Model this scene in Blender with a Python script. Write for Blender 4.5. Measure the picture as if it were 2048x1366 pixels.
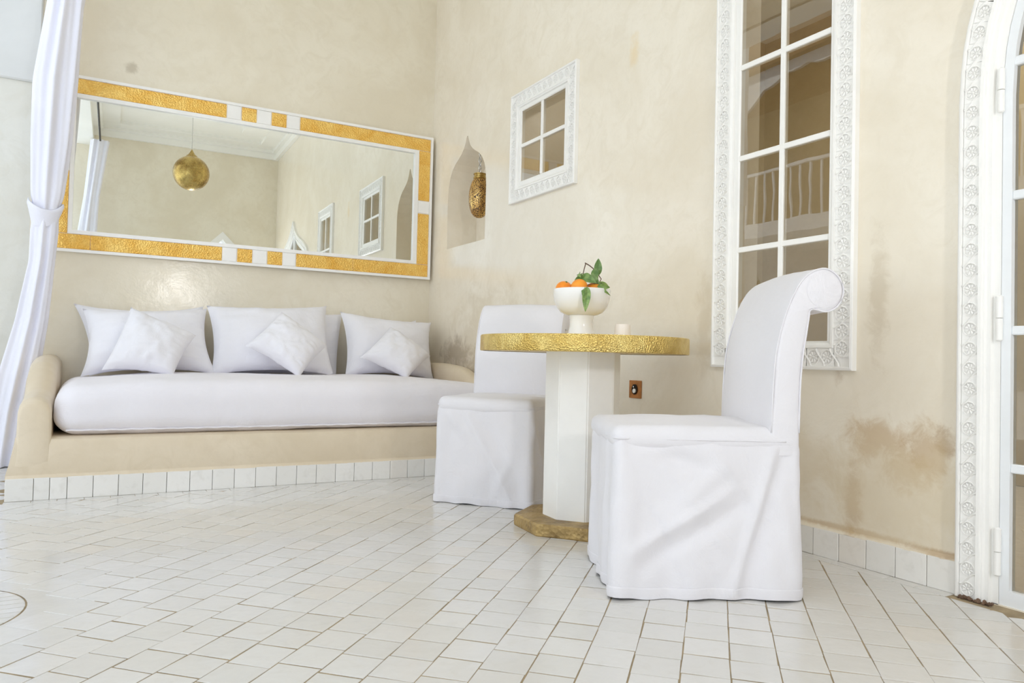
import bpy, bmesh, math, random
from mathutils import Vector, Matrix, noise
from mathutils.geometry import tessellate_polygon
import numpy as np
for o in list(bpy.data.objects): bpy.data.objects.remove(o)
random.seed(7)
S = bpy.context.scene
C = S.collection
PI = math.pi

# ------------------------------------------------------------------ camera
CAM = Vector((-2.21461, -5.13928, 0.64975))
CR = Vector((0.86764614, -0.4965998, 0.02405875))
CU = Vector((-0.03259346, -0.00852697, 0.99943232))
CF = Vector((0.49611274, 0.86793775, 0.0235843))
FPX = 1489.80
cd = bpy.data.cameras.new('camera'); cam = bpy.data.objects.new('camera', cd); C.objects.link(cam)
cd.sensor_width = 36; cd.lens = FPX / 2048 * 36; cd.clip_start = .02; cd.clip_end = 200
cam.matrix_world = Matrix(((CR.x, CU.x, -CF.x, CAM.x), (CR.y, CU.y, -CF.y, CAM.y), (CR.z, CU.z, -CF.z, CAM.z), (0, 0, 0, 1)))
S.camera = cam
# ------------------------------------------------------------------ light and exposure
S.view_settings.view_transform = 'Standard'; S.view_settings.look = 'None'
S.view_settings.gamma = 1; S.view_settings.use_curve_mapping = False
S.view_settings.exposure = 0.03
w = bpy.data.worlds.new('sky'); S.world = w; w.use_nodes = True
bg = w.node_tree.nodes['Background']; bg.inputs[0].default_value = (.765, .865, 1, 1); bg.inputs[1].default_value = 1.5
try:
    S.cycles.use_denoising = True; S.cycles.max_bounces = 12; S.cycles.diffuse_bounces = 8; S.cycles.glossy_bounces = 6
    S.cycles.transparent_max_bounces = 16; S.cycles.sample_clamp_indirect = 10
except Exception: pass

def area(name, loc, target, sx, sy, power, col=(1, 1, 1), portal=False):
    l = bpy.data.lights.new(name, 'AREA'); l.shape = 'RECTANGLE'; l.size = sx; l.size_y = sy; l.energy = power; l.color = col
    o = bpy.data.objects.new(name, l); C.objects.link(o); o.location = loc
    o.rotation_euler = (Vector(target) - Vector(loc)).to_track_quat('-Z', 'Y').to_euler()
    if portal: l.cycles.is_portal = True
    return o
area('sky_portal_arcade', (-2.72, -3.05, 1.72), (0, -3.05, 1.72), 5.9, 3.4, 1, portal=True)
area('lamp_in_arch', (-1.12, -6.28, 1.45), (-1.0, 0, 1.1), .16, .24, 17, (1, .97, .94))
sun = bpy.data.lights.new('sun', 'SUN'); sun.energy = 5.0; sun.angle = math.radians(.6); sun.color = (1, .99, .97)
so_ = bpy.data.objects.new('sun', sun); C.objects.link(so_); so_.rotation_euler = Vector((-.60, .22, -.77)).to_track_quat('-Z', 'Y').to_euler()
area('room_fill', (1.6, -3.2, 3.0), (1.6, -3.2, 0), 1.2, 2.0, 22, (1, .93, .82))  # unseen fill light, added to brighten the room behind the panes

# ------------------------------------------------------------------ materials
def s2l(c): return tuple(((x / 255) / 12.92 if x / 255 <= .04045 else ((x / 255 + .055) / 1.055) ** 2.4) for x in c)
class NT:
    def __init__(s, name):
        s.m = bpy.data.materials.new(name); s.m.use_nodes = True; s.t = s.m.node_tree; s.b = s.t.nodes['Principled BSDF']; s.out = s.t.nodes['Material Output']
    def n(s, typ, **k):
        nd = s.t.nodes.new(typ)
        for a, v in k.items():
            if a.startswith('i_'): 
                key = a[2:]; nd.inputs[int(key) if key.isdigit() else key.replace('_', ' ')].default_value = v
            else: setattr(nd, a, v)
        return nd
    def l(s, a, b): s.t.links.new(a, b)
    def math(s, op, a, b=None, clamp=False):
        nd = s.t.nodes.new('ShaderNodeMath'); nd.operation = op; nd.use_clamp = clamp
        for i, v in enumerate((a, b)):
            if v is None: continue
            if isinstance(v, (int, float)): nd.inputs[i].default_value = v
            else: s.l(v, nd.inputs[i])
        return nd.outputs[0]
    def mix(s, f, a, b):
        nd = s.t.nodes.new('ShaderNodeMix'); nd.data_type = 'RGBA'
        for i, v in ((0, f), (6, a), (7, b)):
            if isinstance(v, (int, float)): nd.inputs[i].default_value = v
            elif isinstance(v, tuple): nd.inputs[i].default_value = (*v[:3], 1)
            else: s.l(v, nd.inputs[i])
        return nd.outputs[2]
    def ramp(s, f, lo, hi):
        nd = s.t.nodes.new('ShaderNodeMapRange'); nd.interpolation_type = 'SMOOTHSTEP'; nd.inputs[1].default_value = lo; nd.inputs[2].default_value = hi
        s.l(f, nd.inputs[0]); return nd.outputs[0]
    def pos(s): return s.n('ShaderNodeNewGeometry').outputs['Position']
    def noise(s, vec, scale, detail=4, rough=.55, dist=0):
        nd = s.n('ShaderNodeTexNoise'); nd.inputs['Scale'].default_value = scale; nd.inputs['Detail'].default_value = detail
        nd.inputs['Roughness'].default_value = rough; nd.inputs['Distortion'].default_value = dist; s.l(vec, nd.inputs['Vector']); return nd.outputs[0]
    def bump(s, h, strength=.2, dist=.01):
        nd = s.n('ShaderNodeBump'); nd.inputs['Strength'].default_value = strength; nd.inputs['Distance'].default_value = dist; s.l(h, nd.inputs['Height'])
        s.l(nd.outputs[0], s.b.inputs['Normal']); return nd
    def set(s, **k):
        for a, v in k.items():
            a = a.replace('_', ' ')
            if isinstance(v, (int, float)): s.b.inputs[a].default_value = v
            elif isinstance(v, tuple): s.b.inputs[a].default_value = (*v[:3], 1)
            else: s.l(v, s.b.inputs[a])
        return s

def tadelakt(name, base, stains=(), rough=.10):
    t = NT(name); P = t.pos()
    n1 = t.noise(P, 1.6, 6, .6, .6); n2 = t.noise(P, 9, 5, .65, 1.2); n3 = t.noise(P, 45, 3, .6)
    base = s2l(base); dk = tuple(x * k for x, k in zip(base, (.93, .915, .885))); lt = tuple(min(.92, x * k) for x, k in zip(base, (1.02, 1.03, 1.05)))
    c = t.mix(t.ramp(n1, .3, .7), dk, lt); c = t.mix(t.math('MULTIPLY', t.ramp(n2, .42, .72), .5), c, tuple(x * k for x, k in zip(base, (.90, .885, .85)))); c = t.mix(t.math('MULTIPLY', t.ramp(n3, .52, .75), .35), c, tuple(x * .93 for x in base))
    for (ctr, rad, col, k, sc) in stains:
        sub = t.n('ShaderNodeVectorMath', operation='SUBTRACT'); t.l(P, sub.inputs[0]); sub.inputs[1].default_value = ctr
        mul = t.n('ShaderNodeVectorMath', operation='DIVIDE'); t.l(sub.outputs[0], mul.inputs[0]); mul.inputs[1].default_value = rad
        ln = t.n('ShaderNodeVectorMath', operation='LENGTH'); t.l(mul.outputs[0], ln.inputs[0])
        nn = t.noise(P, sc, 6, .7, .5)
        d = t.math('ADD', ln.outputs['Value'], t.math('MULTIPLY', t.math('SUBTRACT', nn, .5), 1.9))
        f = t.math('MULTIPLY', t.math('SUBTRACT', 1, t.ramp(d, .25, 1.0)), k)
        c = t.mix(f, c, s2l(col))
    t.set(Base_Color=c, Roughness=t.math('ADD', t.math('MULTIPLY', n2, .16), rough)); t.b.inputs['Specular IOR Level'].default_value = .5
    h = t.math('ADD', t.math('MULTIPLY', n2, .5), t.math('MULTIPLY', n3, .25)); t.bump(h, .09, .02)
    return t.m
WALLC = (242, 234, 218)
M = {}
M['wall_back'] = tadelakt('tadelakt_back', (236, 228, 209), [((-2.021, 0, 2.392), (.05, .2, .05), (176, 164, 140), .55, 14)])
M['wall_right'] = tadelakt('tadelakt_right', WALLC, [
    ((0, -3.64, .42), (.3, .15, .085), (186, 148, 84), .5, 16), ((0, -3.80, .40), (.3, .10, .11), (182, 144, 82), .48, 15), ((0, -3.74, .33), (.3, .13, .08), (194, 160, 102), .45, 18), ((0, -3.86, .43), (.3, .05, .06), (164, 126, 70), .45, 22),
    ((0, -3.56, .20), (.3, .045, .19), (182, 146, 90), .48, 20), ((0, -3.5, .112), (.3, .4, .016), (196, 164, 112), .55, 14), ((0, -3.85, .105), (.3, .15, .015), (176, 138, 86), .6, 16),
    ((0, -3.64, .88), (.3, .05, .26), (196, 180, 152), .42, 14), ((0, -3.50, .69), (.3, .04, .12), (184, 162, 130), .45, 18), ((0, -2.86, .80), (.3, .07, .30), (206, 190, 162), .40, 10), ((0, -3.7, .25), (.3, .4, .25), (220, 204, 172), .5, 6),
    ((0, -.50, .68), (.3, .32, .14), (128, 104, 70), .55, 9), ((0, -.85, .60), (.3, .28, .20), (160, 138, 104), .55, 13), ((0, -1.0, .85), (.3, .7, .35), (206, 192, 164), .45, 6),
    ((0, -2.37, 2.13), (.3, .05, .12), (236, 214, 172), .6, 12), ((0, -3.3, .3), (.3, .35, .2), (214, 196, 162), .4, 6)])
M['plaster_bench'] = tadelakt('tadelakt_bench', (226, 211, 186), (), .34)
M['wall_court'] = tadelakt('tadelakt_court', (226, 224, 214))
M['wall_tan'] = tadelakt('tadelakt_interior', (196, 181, 148))

def simple(name, col, rough=.5, metal=0, nscale=0, namt=.0, bscale=0, bamt=.0, spec=.5, bdist=.004):
    t = NT(name); P = t.n('ShaderNodeTexCoord').outputs['Object']; col = s2l(col)
    if nscale:
        n1 = t.noise(P, nscale, 5, .6, .3); c = t.mix(t.ramp(n1, .3, .7), tuple(x * (1 - namt) for x in col), tuple(min(1, x * (1 + namt * .5)) for x in col)); t.set(Base_Color=c)
    else: t.set(Base_Color=col)
    t.set(Roughness=rough, Metallic=metal); t.b.inputs['Specular IOR Level'].default_value = spec
    if bscale: t.bump(t.noise(P, bscale, 4, .6), bamt, bdist)
    return t.m
M['white'] = simple('white_paint', (247, 246, 243), .35, 0, 6, .03, 40, .06)
M['white_door'] = simple('white_door_paint', (240, 243, 246), .3, 0, 5, .03, 60, .05)
M['ceiling'] = simple('white_plaster', (246, 245, 240), .7, 0, 3, .02, 25, .08)
M['grout'] = simple('grout', (164, 146, 116), .9, 0, 14, .25, 60, .4)
M['iron'] = simple('dark_iron', (52, 46, 40), .45, .8, 20, .2)
M['porcelain'] = simple('porcelain', (246, 246, 246), .12, 0, 4, .01)
M['candle'] = simple('matte_white_ceramic', (250, 244, 240), .4, 0, 8, .02)
M['silver'] = simple('silver_chain', (225, 225, 225), .22, 1, 30, .1)
M['stem'] = simple('twig_brown', (112, 88, 70), .7, 0, 60, .25, 120, .4)
M['copper'] = simple('copper_plate', (186, 126, 72), .38, .75, 25, .25, 90, .15)
M['facade'] = simple('courtyard_white', (223, 224, 222), .8, 0, 2, .05, 20, .1)
M['void'] = simple('dark_gap', (40, 38, 36), .9, 0, 8, .1)
M['wood'] = simple('cedar_wood', (140, 104, 66), .55, 0, 12, .3, 60, .2)

def fabric(name, col, weave=900):
    t = NT(name); P = t.n('ShaderNodeTexCoord').outputs['Object']
    n1 = t.noise(P, 3.5, 4); n2 = t.noise(P, 13, 5, .62, .8); n3 = t.noise(P, weave, 2)
    c = s2l(col); t.set(Base_Color=t.mix(t.ramp(n1, .3, .7), tuple(x * .97 for x in c), c), Roughness=.85)
    t.b.inputs['Specular IOR Level'].default_value = .25
    try: t.b.inputs['Sheen Weight'].default_value = .15
    except Exception: pass
    t.bump(t.math('ADD', t.math('MULTIPLY', n2, .8), t.math('MULTIPLY', n3, .06)), .28, .018)
    return t.m
M['cotton'] = fabric('white_cotton', (234, 232, 236))
M['cotton_pillow'] = fabric('white_pillow_cotton', (240, 239, 244))
M['cotton_mat'] = fabric('white_mattress_cotton', (240, 237, 242))
M['curtain'] = fabric('white_curtain_cotton', (240, 240, 250))

def hammered(name, col, dk, scale=130, rough=.3, amt=.5, metal=1):
    t = NT(name); P = t.n('ShaderNodeTexCoord').outputs['Object']
    v = t.n('ShaderNodeTexVoronoi'); v.inputs['Scale'].default_value = scale; t.l(P, v.inputs['Vector'])
    n1 = t.noise(P, 9, 5, .65, .5); n2 = t.noise(P, 60, 3)
    c = t.mix(t.ramp(n1, .25, .72), s2l(dk), s2l(col))
    t.set(Base_Color=c, Metallic=metal, Roughness=t.math('ADD', t.math('MULTIPLY', n2, .2), rough - .1))
    t.bump(t.math('ADD', v.outputs['Distance'], t.math('MULTIPLY', n2, .4)), amt, .005)
    return t.m
M['gold'] = hammered('hammered_gold', (250, 212, 124), (236, 182, 84), 110, .36, .85, .8)
M['gold_rim'] = hammered('hammered_brass_rim', (240, 216, 140), (206, 172, 92), 185, .31, .65, 1)
M['brass_old'] = hammered('aged_brass_base', (196, 168, 112), (128, 104, 66), 70, .45, .5, .55)
M['brass'] = hammered('brass_lantern', (206, 180, 112), (146, 116, 62), 60, .28, .25)

def pierced(name):
    t = NT(name); P = t.n('ShaderNodeTexCoord').outputs['Object']
    v = t.n('ShaderNodeTexVoronoi'); v.inputs['Scale'].default_value = 150; t.l(P, v.inputs['Vector'])
    f = t.ramp(v.outputs['Distance'], .50, .58); n1 = t.noise(P, 14, 4)
    c = t.mix(f, t.mix(t.ramp(n1, .3, .7), s2l((196, 152, 88)), s2l((236, 200, 128))), s2l((98, 70, 40)))
    t.set(Base_Color=c, Metallic=t.math('SUBTRACT', 1, f), Roughness=.36); t.bump(v.outputs['Distance'], -.6, .004); return t.m
M['pierced'] = pierced('pierced_brass')

def zellige(name, wall=False):
    t = NT(name); P = t.pos()
    tone = t.n('ShaderNodeAttribute', attribute_name='tone').outputs['Fac']
    if wall: tone = t.n('ShaderNodeObjectInfo').outputs['Random']
    n1 = t.noise(P, 22, 5, .6, .4); n2 = t.noise(P, 7, 3)
    a, b = (s2l((234, 232, 227)), s2l((243, 241, 237))) if wall else (s2l((217, 215, 211)), s2l((224, 222, 219)))
    c = t.mix(tone, a, b); c = t.mix(t.math('MULTIPLY', t.ramp(n1, .5, .8), .35), c, s2l((208, 204, 195)))
    c = t.mix(t.math('MULTIPLY', t.math('GREATER_THAN', tone, .95), .22), c, s2l((220, 206, 186)))
    t.set(Base_Color=c, Roughness=t.math('ADD', t.math('MULTIPLY', n1, .16), .06)); t.b.inputs['Specular IOR Level'].default_value = .5
    t.bump(t.math('ADD', t.math('MULTIPLY', n2, .7), t.math('MULTIPLY', n1, .3)), .22, .012)
    return t.m
M['tile'] = zellige('zellige_floor'); M['tile_wall'] = zellige('zellige_plinth', True)

def glass(name, ior=1.9, tint=(.92, .93, .90)):
    t = NT(name); t.t.nodes.remove(t.b)
    tr = t.n('ShaderNodeBsdfTransparent'); tr.inputs[0].default_value = (*tint, 1)
    gl = t.n('ShaderNodeBsdfGlossy'); gl.inputs['Roughness'].default_value = .004; gl.inputs[0].default_value = (.97, .98, .97, 1)
    P = t.pos(); fr = t.n('ShaderNodeFresnel'); fr.inputs[0].default_value = ior
    bm = t.n('ShaderNodeBump'); bm.inputs['Strength'].default_value = .02; bm.inputs['Distance'].default_value = .02; t.l(t.noise(P, 3, 2), bm.inputs['Height']); t.l(bm.outputs[0], gl.inputs['Normal'])
    mx = t.n('ShaderNodeMixShader'); t.l(fr.outputs[0], mx.inputs[0]); t.l(tr.outputs[0], mx.inputs[1]); t.l(gl.outputs[0], mx.inputs[2]); t.l(mx.outputs[0], t.out.inputs[0])
    return t.m
M['glass'] = glass('window_glass')
t = NT('mirror_silver'); t.set(Base_Color=(.90, .93, .91), Metallic=1.0, Roughness=t.math('MULTIPLY', t.noise(t.pos(), 2, 1), .012)); M['mirror'] = t.m
def leafm():
    t = NT('orange_leaf'); P = t.n('ShaderNodeTexCoord').outputs['Object']; rnd = t.n('ShaderNodeObjectInfo').outputs['Random']
    c = t.mix(t.ramp(t.noise(P, 40, 4), .3, .7), s2l((94, 130, 64)), s2l((160, 188, 112))); c = t.mix(t.math('MULTIPLY', rnd, .45), c, s2l((56, 92, 42)))
    t.set(Base_Color=c, Roughness=.35); t.bump(t.noise(P, 90, 3), .2, .003); return t.m
M['leaf'] = leafm()
def orangem():
    t = NT('orange_peel'); P = t.n('ShaderNodeTexCoord').outputs['Object']
    c = t.mix(t.ramp(t.noise(P, 18, 3), .3, .7), s2l((246, 140, 24)), s2l((255, 166, 50))); t.set(Base_Color=c, Roughness=.38)
    t.b.inputs['Subsurface Weight'].default_value = .0; t.bump(t.noise(P, 420, 2), .25, .002); return t.m
M['orange'] = orangem()

# ------------------------------------------------------------------ helpers
def obj(name, bm, mat, parent=None, smooth=None, loc=None):
    if isinstance(bm, bmesh.types.BMesh):
        me = bpy.data.meshes.new(name); bm.normal_update(); bm.to_mesh(me); bm.free()
    else: me = bm
    if not me.materials: me.materials.append(mat)
    if smooth is not None:
        me.polygons.foreach_set('use_smooth', [True] * len(me.polygons))
        if smooth < 179: me.set_sharp_from_angle(angle=math.radians(smooth))
    o = bpy.data.objects.new(name, me); C.objects.link(o)
    if parent: o.parent = parent
    if loc: o.location = loc
    return o
def tag(o, label, cat, group=None, kind=None):
    if label: o['label'] = label
    if cat: o['category'] = cat
    if group: o['group'] = group
    if kind: o['kind'] = kind
    return o
def thing(name, label, cat, loc=(0, 0, 0), rz=0, group=None):
    o = bpy.data.objects.new(name, None); C.objects.link(o); o.location = loc; o.rotation_euler = (0, 0, rz); o.empty_display_size = .1
    return tag(o, label, cat, group)
def struct(name, bm, mat, smooth=None):
    o = obj(name, bm, mat, None, smooth); o['kind'] = 'structure'; return o
def structE(name, loc=(0, 0, 0)):
    o = bpy.data.objects.new(name, None); C.objects.link(o); o.location = loc; o['kind'] = 'structure'; return o
def box(bm, x0, x1, y0, y1, z0, z1, bev=0):
    r = bmesh.ops.create_cube(bm, size=1); vs = r['verts']
    for v in vs: v.co = Vector((x0 + (v.co.x + .5) * (x1 - x0), y0 + (v.co.y + .5) * (y1 - y0), z0 + (v.co.z + .5) * (z1 - z0)))
    if bev:
        es = {e for v in vs for e in v.link_edges}
        bmesh.ops.bevel(bm, geom=list(es), offset=bev, segments=1, affect='EDGES')
    return bm
def boxm(*a, **k): return box(bmesh.new(), *a, **k)
def lathe(bm, prof, n=40, ctr=(0, 0, 0), rot=0, caps=True):
    rings = []
    for r, z in prof:
        rings.append([bm.verts.new((ctr[0] + r * math.cos(rot + 2 * PI * i / n), ctr[1] + r * math.sin(rot + 2 * PI * i / n), ctr[2] + z)) for i in range(n)] if r > 1e-6 else [bm.verts.new((ctr[0], ctr[1], ctr[2] + z))])
    for a, b in zip(rings, rings[1:]):
        for i in range(n):
            j = (i + 1) % n
            if len(a) == 1 and len(b) == 1: continue
            if len(a) == 1: bm.faces.new((a[0], b[j], b[i]))
            elif len(b) == 1: bm.faces.new((a[i], a[j], b[0]))
            else: bm.faces.new((a[i], a[j], b[j], b[i]))
    if caps:
        if len(rings[0]) > 1: bm.faces.new(rings[0][::-1])
        if len(rings[-1]) > 1: bm.faces.new(rings[-1])
    return bm
def tube(bm, pts, rad, n=8):
    pts = [Vector(p) for p in pts]; rings = []; up = Vector((0, 0, 1))
    for i, p in enumerate(pts):
        d = (pts[min(i + 1, len(pts) - 1)] - pts[max(i - 1, 0)]).normalized()
        a = d.cross(up if abs(d.z) < .9 else Vector((1, 0, 0))).normalized(); b = d.cross(a)
        r = rad[i] if isinstance(rad, (list, tuple)) else rad
        rings.append([bm.verts.new(p + (a * math.cos(2 * PI * k / n) + b * math.sin(2 * PI * k / n)) * r) for k in range(n)])
    for A, B in zip(rings, rings[1:]):
        for k in range(n): bm.faces.new((A[k], A[(k + 1) % n], B[(k + 1) % n], B[k]))
    bm.faces.new(rings[0][::-1]); bm.faces.new(rings[-1]); return bm
def grid(bm, f, nu, nv, wrapu=False):
    V = [[bm.verts.new(f(i / nu, j / nv)) for j in range(nv + 1)] for i in range(nu if wrapu else nu + 1)]
    for i in range(nu):
        for j in range(nv):
            i2 = (i + 1) % len(V) if wrapu else i + 1
            bm.faces.new((V[i][j], V[i2][j], V[i2][j + 1], V[i][j + 1]))
    return V
def N(x, y=0, z=0): return noise.noise(Vector((x, y, z)))
def sstep(a, b, x): t = min(1, max(0, (x - a) / (b - a))); return t * t * (3 - 2 * t)
def interp(tab, x):
    if x <= tab[0][0]: return tab[0][1]
    for (a, p), (b, q) in zip(tab, tab[1:]):
        if x <= b: return p + (q - p) * (x - a) / (b - a)
    return tab[-1][1]
def rounded_box(bm, x0, x1, y0, y1, z0, z1, r, seg=10, n=(24, 12, 6), jig=None):
    # cube grid pushed onto a rounded box; one closed surface
    h = Vector(((x1 - x0) / 2, (y1 - y0) / 2, (z1 - z0) / 2)); c = Vector(((x0 + x1) / 2, (y0 + y1) / 2, (z0 + z1) / 2)); r = min(r, h.x, h.y, h.z)
    cache = {}
    def ax(hh, k):
        inner = hh - r
        a = [-hh + r * (1 - math.cos(PI / 2 * i / seg)) for i in range(seg)] if r > 0 else []
        m = [-inner + 2 * inner * i / k for i in range(k + 1)]
        return a + m + [-x for x in a[::-1]]
    X, Y, Z = ax(h.x, n[0]), ax(h.y, n[1]), ax(h.z, n[2])
    def P(i, j, k):
        key = (i, j, k)
        if key not in cache:
            p = Vector((X[i], Y[j], Z[k])); q = Vector((max(-h.x + r, min(h.x - r, p.x)), max(-h.y + r, min(h.y - r, p.y)), max(-h.z + r, min(h.z - r, p.z))))
            d = p - q; p = q + d.normalized() * r if d.length > 1e-9 else p
            p = p + c
            if jig: p = jig(p, d.normalized() if d.length > 1e-9 else Vector((0, 0, 0)))
            cache[key] = bm.verts.new(p)
        return cache[key]
    I, J, K = len(X) - 1, len(Y) - 1, len(Z) - 1
    for i in range(I):
        for j in range(J):
            bm.faces.new((P(i, j, 0), P(i, j + 1, 0), P(i + 1, j + 1, 0), P(i + 1, j, 0))); bm.faces.new((P(i, j, K), P(i + 1, j, K), P(i + 1, j + 1, K), P(i, j + 1, K)))
    for i in range(I):
        for k in range(K):
            bm.faces.new((P(i, 0, k), P(i + 1, 0, k), P(i + 1, 0, k + 1), P(i, 0, k + 1))); bm.faces.new((P(i, J, k), P(i, J, k + 1), P(i + 1, J, k + 1), P(i + 1, J, k)))
    for j in range(J):
        for k in range(K):
            bm.faces.new((P(0, j, k), P(0, j, k + 1), P(0, j + 1, k + 1), P(0, j + 1, k))); bm.faces.new((P(I, j, k), P(I, j + 1, k), P(I, j + 1, k + 1), P(I, j, k + 1)))
    return bm
def strip_loop(bm, A, B, closed=True):
    n = len(A); out = []
    for i in range(n if closed else n - 1):
        j = (i + 1) % n; out.append(bm.faces.new((A[i], A[j], B[j], B[i])))
    return out

# ------------------------------------------------------------------ setting: walls
def door_curve():
    # half arch, offset from the jamb inwards against height
    return [(0, 0.0), (0, .4), (0, .8), (0, 1.2), (0, 1.42), (.004, 1.51), (.010, 1.575), (.022, 1.645), (.041, 1.717), (.075, 1.79), (.13, 1.865), (.22, 1.945), (.34, 2.015), (.5, 2.08), (.66, 2.135), (.8, 2.19), (.92, 2.26), (1.01, 2.335), (1.075, 2.41)]
DY0, DMID = -3.905, -4.98
def door_loop(inset=0.0, zbot=0.0):
    cv = door_curve(); pts = []
    for i, (d, z) in enumerate(cv):
        a = Vector(cv[max(i - 1, 0)]); b = Vector(cv[min(i + 1, len(cv) - 1)]); tn = (b - a).normalized(); nr = Vector((tn.y, -tn.x))
        q = Vector((d, z)) + nr * inset
        if i == len(cv) - 1: q = Vector((1.075, z - inset * 1.35))
        pts.append((min(q.x, 1.075), max(q.y, zbot)))
    L = [(DY0 - d, z) for d, z in pts]; Rr = [(2 * DMID - y, z) for y, z in L[::-1][1:]]
    return L + Rr                                    # from near jamb up, over, down far jamb
NY, NZ = -.585, None
def niche_loop():
    half = [(.29, 1.422), (.292, 1.6), (.293, 1.78), (.285, 1.86), (.262, 1.925), (.225, 1.975), (.18, 2.01), (.13, 2.035), (.085, 2.06), (.05, 2.09), (.025, 2.13), (.008, 2.165)]
    L = [(NY + d, z) for d, z in half]; Rr = [(NY - d, z) for d, z in half[::-1]]
    return L + Rr
def wall_holes(bm, outer, holes, mapf):
    # outer / holes are 2D loops; holes = (loop, depth, cap); mapf(a, b, depth) -> xyz
    loops = [[Vector((a, b, 0)) for a, b in outer]] + [[Vector((a, b, 0)) for a, b in h[0]] for h in holes]
    flat = [v for l in loops for v in l]; V = [bm.verts.new(mapf(v.x, v.y, 0)) for v in flat]
    for tri in tessellate_polygon(loops):
        try: bm.faces.new([V[i] for i in tri])
        except ValueError: pass
    k = len(loops[0])
    for (lp, dep, cap) in holes:
        A = V[k:k + len(lp)]; k += len(lp)
        if dep:
            B = [bm.verts.new(mapf(a, b, dep)) for a, b in lp]; strip_loop(bm, A, B)
            if cap:
                for tri in tessellate_polygon([[Vector((a, b, 0)) for a, b in lp]]): bm.faces.new([B[i] for i in tri])
    bmesh.ops.recalc_face_normals(bm, faces=bm.faces)
    return bm
def rect(a0, a1, b0, b1): return [(a0, b0), (a1, b0), (a1, b1), (a0, b1)]
SW = (-1.300, -1.835, 1.670, 2.160)      # small window hole  y0 y1 z0 z1
TW = (-3.010, -3.490, .700, 2.215)      # tall window hole
bm = wall_holes(bmesh.new(), rect(.02, -6.30, 0, 3.62), [
    (rect(SW[0], SW[1], SW[2], SW[3]), .14, False), (rect(TW[0], TW[1], TW[2], TW[3]), .14, False),
    (door_loop(.05, .0) if False else [(y, max(z, .004)) for y, z in door_loop(.05)], .16, False), (niche_loop(), .232, True)], lambda a, b, d: (d, a, b))
struct('wall_right', bm, M['wall_right'])
bm = boxm(-2.52, 0.02, 0, .2, 0, 3.62); struct('wall_back', bm, M['wall_back'])
# courtyard wall seen past the curtain: beige below, white above with a small ledge
bm = boxm(-3.3, -2.52, .0, .25, 0, 2.19); struct('wall_left', bm, M['wall_court'])
bm = boxm(-3.3, -2.495, -.022, .25, 2.19, 4.4, bev=.008); o = struct('wall_left_upper', bm, M['facade'])
# opposite wall with a pointed door opening
ol = [(-1.15, .004), (-1.15, 1.35), (-1.13, 1.5), (-1.07, 1.66), (-.97, 1.82), (-.85, 1.98), (-.73, 2.12), (-.62, 2.26), (-.51, 2.12), (-.39, 1.98), (-.27, 1.82), (-.17, 1.66), (-.11, 1.5), (-.09, 1.35), (-.09, .004)]
ol = [(-.62 + (x + .62) * 1.15 - .12, z) for x, z in ol]
bm = wall_holes(bmesh.new(), rect(-2.6, .02, 0, 3.62), [(ol, .2, False)], lambda a, b, d: (a, -6.25 - d, b))
struct('wall_opposite', bm, M['wall_back'])
bm = bmesh.new()
A = [bm.verts.new((x, -6.232, z)) for x, z in ol]; B = [bm.verts.new((-.74 + (x + .74) * 1.14, -6.232, .004 + (z - .004) * 1.05)) for x, z in ol]
A2 = [bm.verts.new((v.co.x, -6.26, v.co.z)) for v in A]; B2 = [bm.verts.new((v.co.x, -6.252, v.co.z)) for v in B]
strip_loop(bm, A, B, False); strip_loop(bm, A2, A, False); strip_loop(bm, B, B2, False)
struct('trim_1', bm, M['white'])
# lintel over the open side, ceiling with stepped plaster border
struct('wall_lintel', boxm(-2.62, -2.38, -6.25, 0, 3.36, 3.62), M['ceiling'])
ce = structE('ceiling', (0, 0, 3.62)); ce.location = (0, 0, 0)
obj('ceiling_slab', boxm(-2.62, .02, -6.27, .2, 3.66, 3.76), M['ceiling'], ce)
bm = bmesh.new()
for i, (d, z0, z1) in enumerate(((.05, 3.50, 3.58), (.10, 3.58, 3.62), (.30, 3.62, 3.665))):
    for q, a in enumerate(((-2.38, -.001, -d, -.001), (-2.38, -.001, -6.249, -6.25 + d), (-d, -.001, -6.25 + d, -d), (-2.38, -2.38 + d, -6.25 + d, -d))): box(bm, a[0], a[1], a[2], a[3], z0 + .0006 * q, z1)
obj('cornice', bm, M['ceiling'], ce)
bm = bmesh.new()
for k in range(3): box(bm, -.62 + .05 * k, -.30 - .03 * k, -5.5, -4.45 + .05 * k, 3.625 + .012 * k, 3.665)
obj('ceiling_moulding', bm, M['ceiling'], ce)

# ------------------------------------------------------------------ floor of 45 degree zellige
fl = structE('floor')
obj('grout_bed', boxm(-3.3, .02, -6.3, .0, -.05, .0000), M['grout'], fl)
def clip(poly, nx, ny, c):      # keep nx*x+ny*y<=c
    out = []
    for i, p in enumerate(poly):
        q = poly[(i + 1) % len(poly)]; dp = nx * p[0] + ny * p[1] - c; dq = nx * q[0] + ny * q[1] - c
        if dp <= 0: out.append(p)
        if dp * dq < 0: s = dp / (dp - dq); out.append((p[0] + (q[0] - p[0]) * s, p[1] + (q[1] - p[1]) * s))
    return out
def clipcorner(poly):           # keep outside the bench block x>-2.545,y>-1.449
    if all(p[0] > -2.4935 and p[1] > -1.435 for p in poly): return []
    if any(p[0] > -2.4935 and p[1] > -1.435 for p in poly):
        cx = sum(p[0] for p in poly) / len(poly)
        return clip(poly, 0, 1, -1.435) if cx > -2.4935 else clip(poly, 1, 0, -2.4935)
    return poly
def area2(p): return abs(sum(p[i][0] * p[(i + 1) % len(p)][1] - p[(i + 1) % len(p)][0] * p[i][1] for i in range(len(p)))) / 2
MED = (-2.55, -2.90, .228)
tiles = []
pitch, r2 = .1018, math.sqrt(.5)
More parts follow.
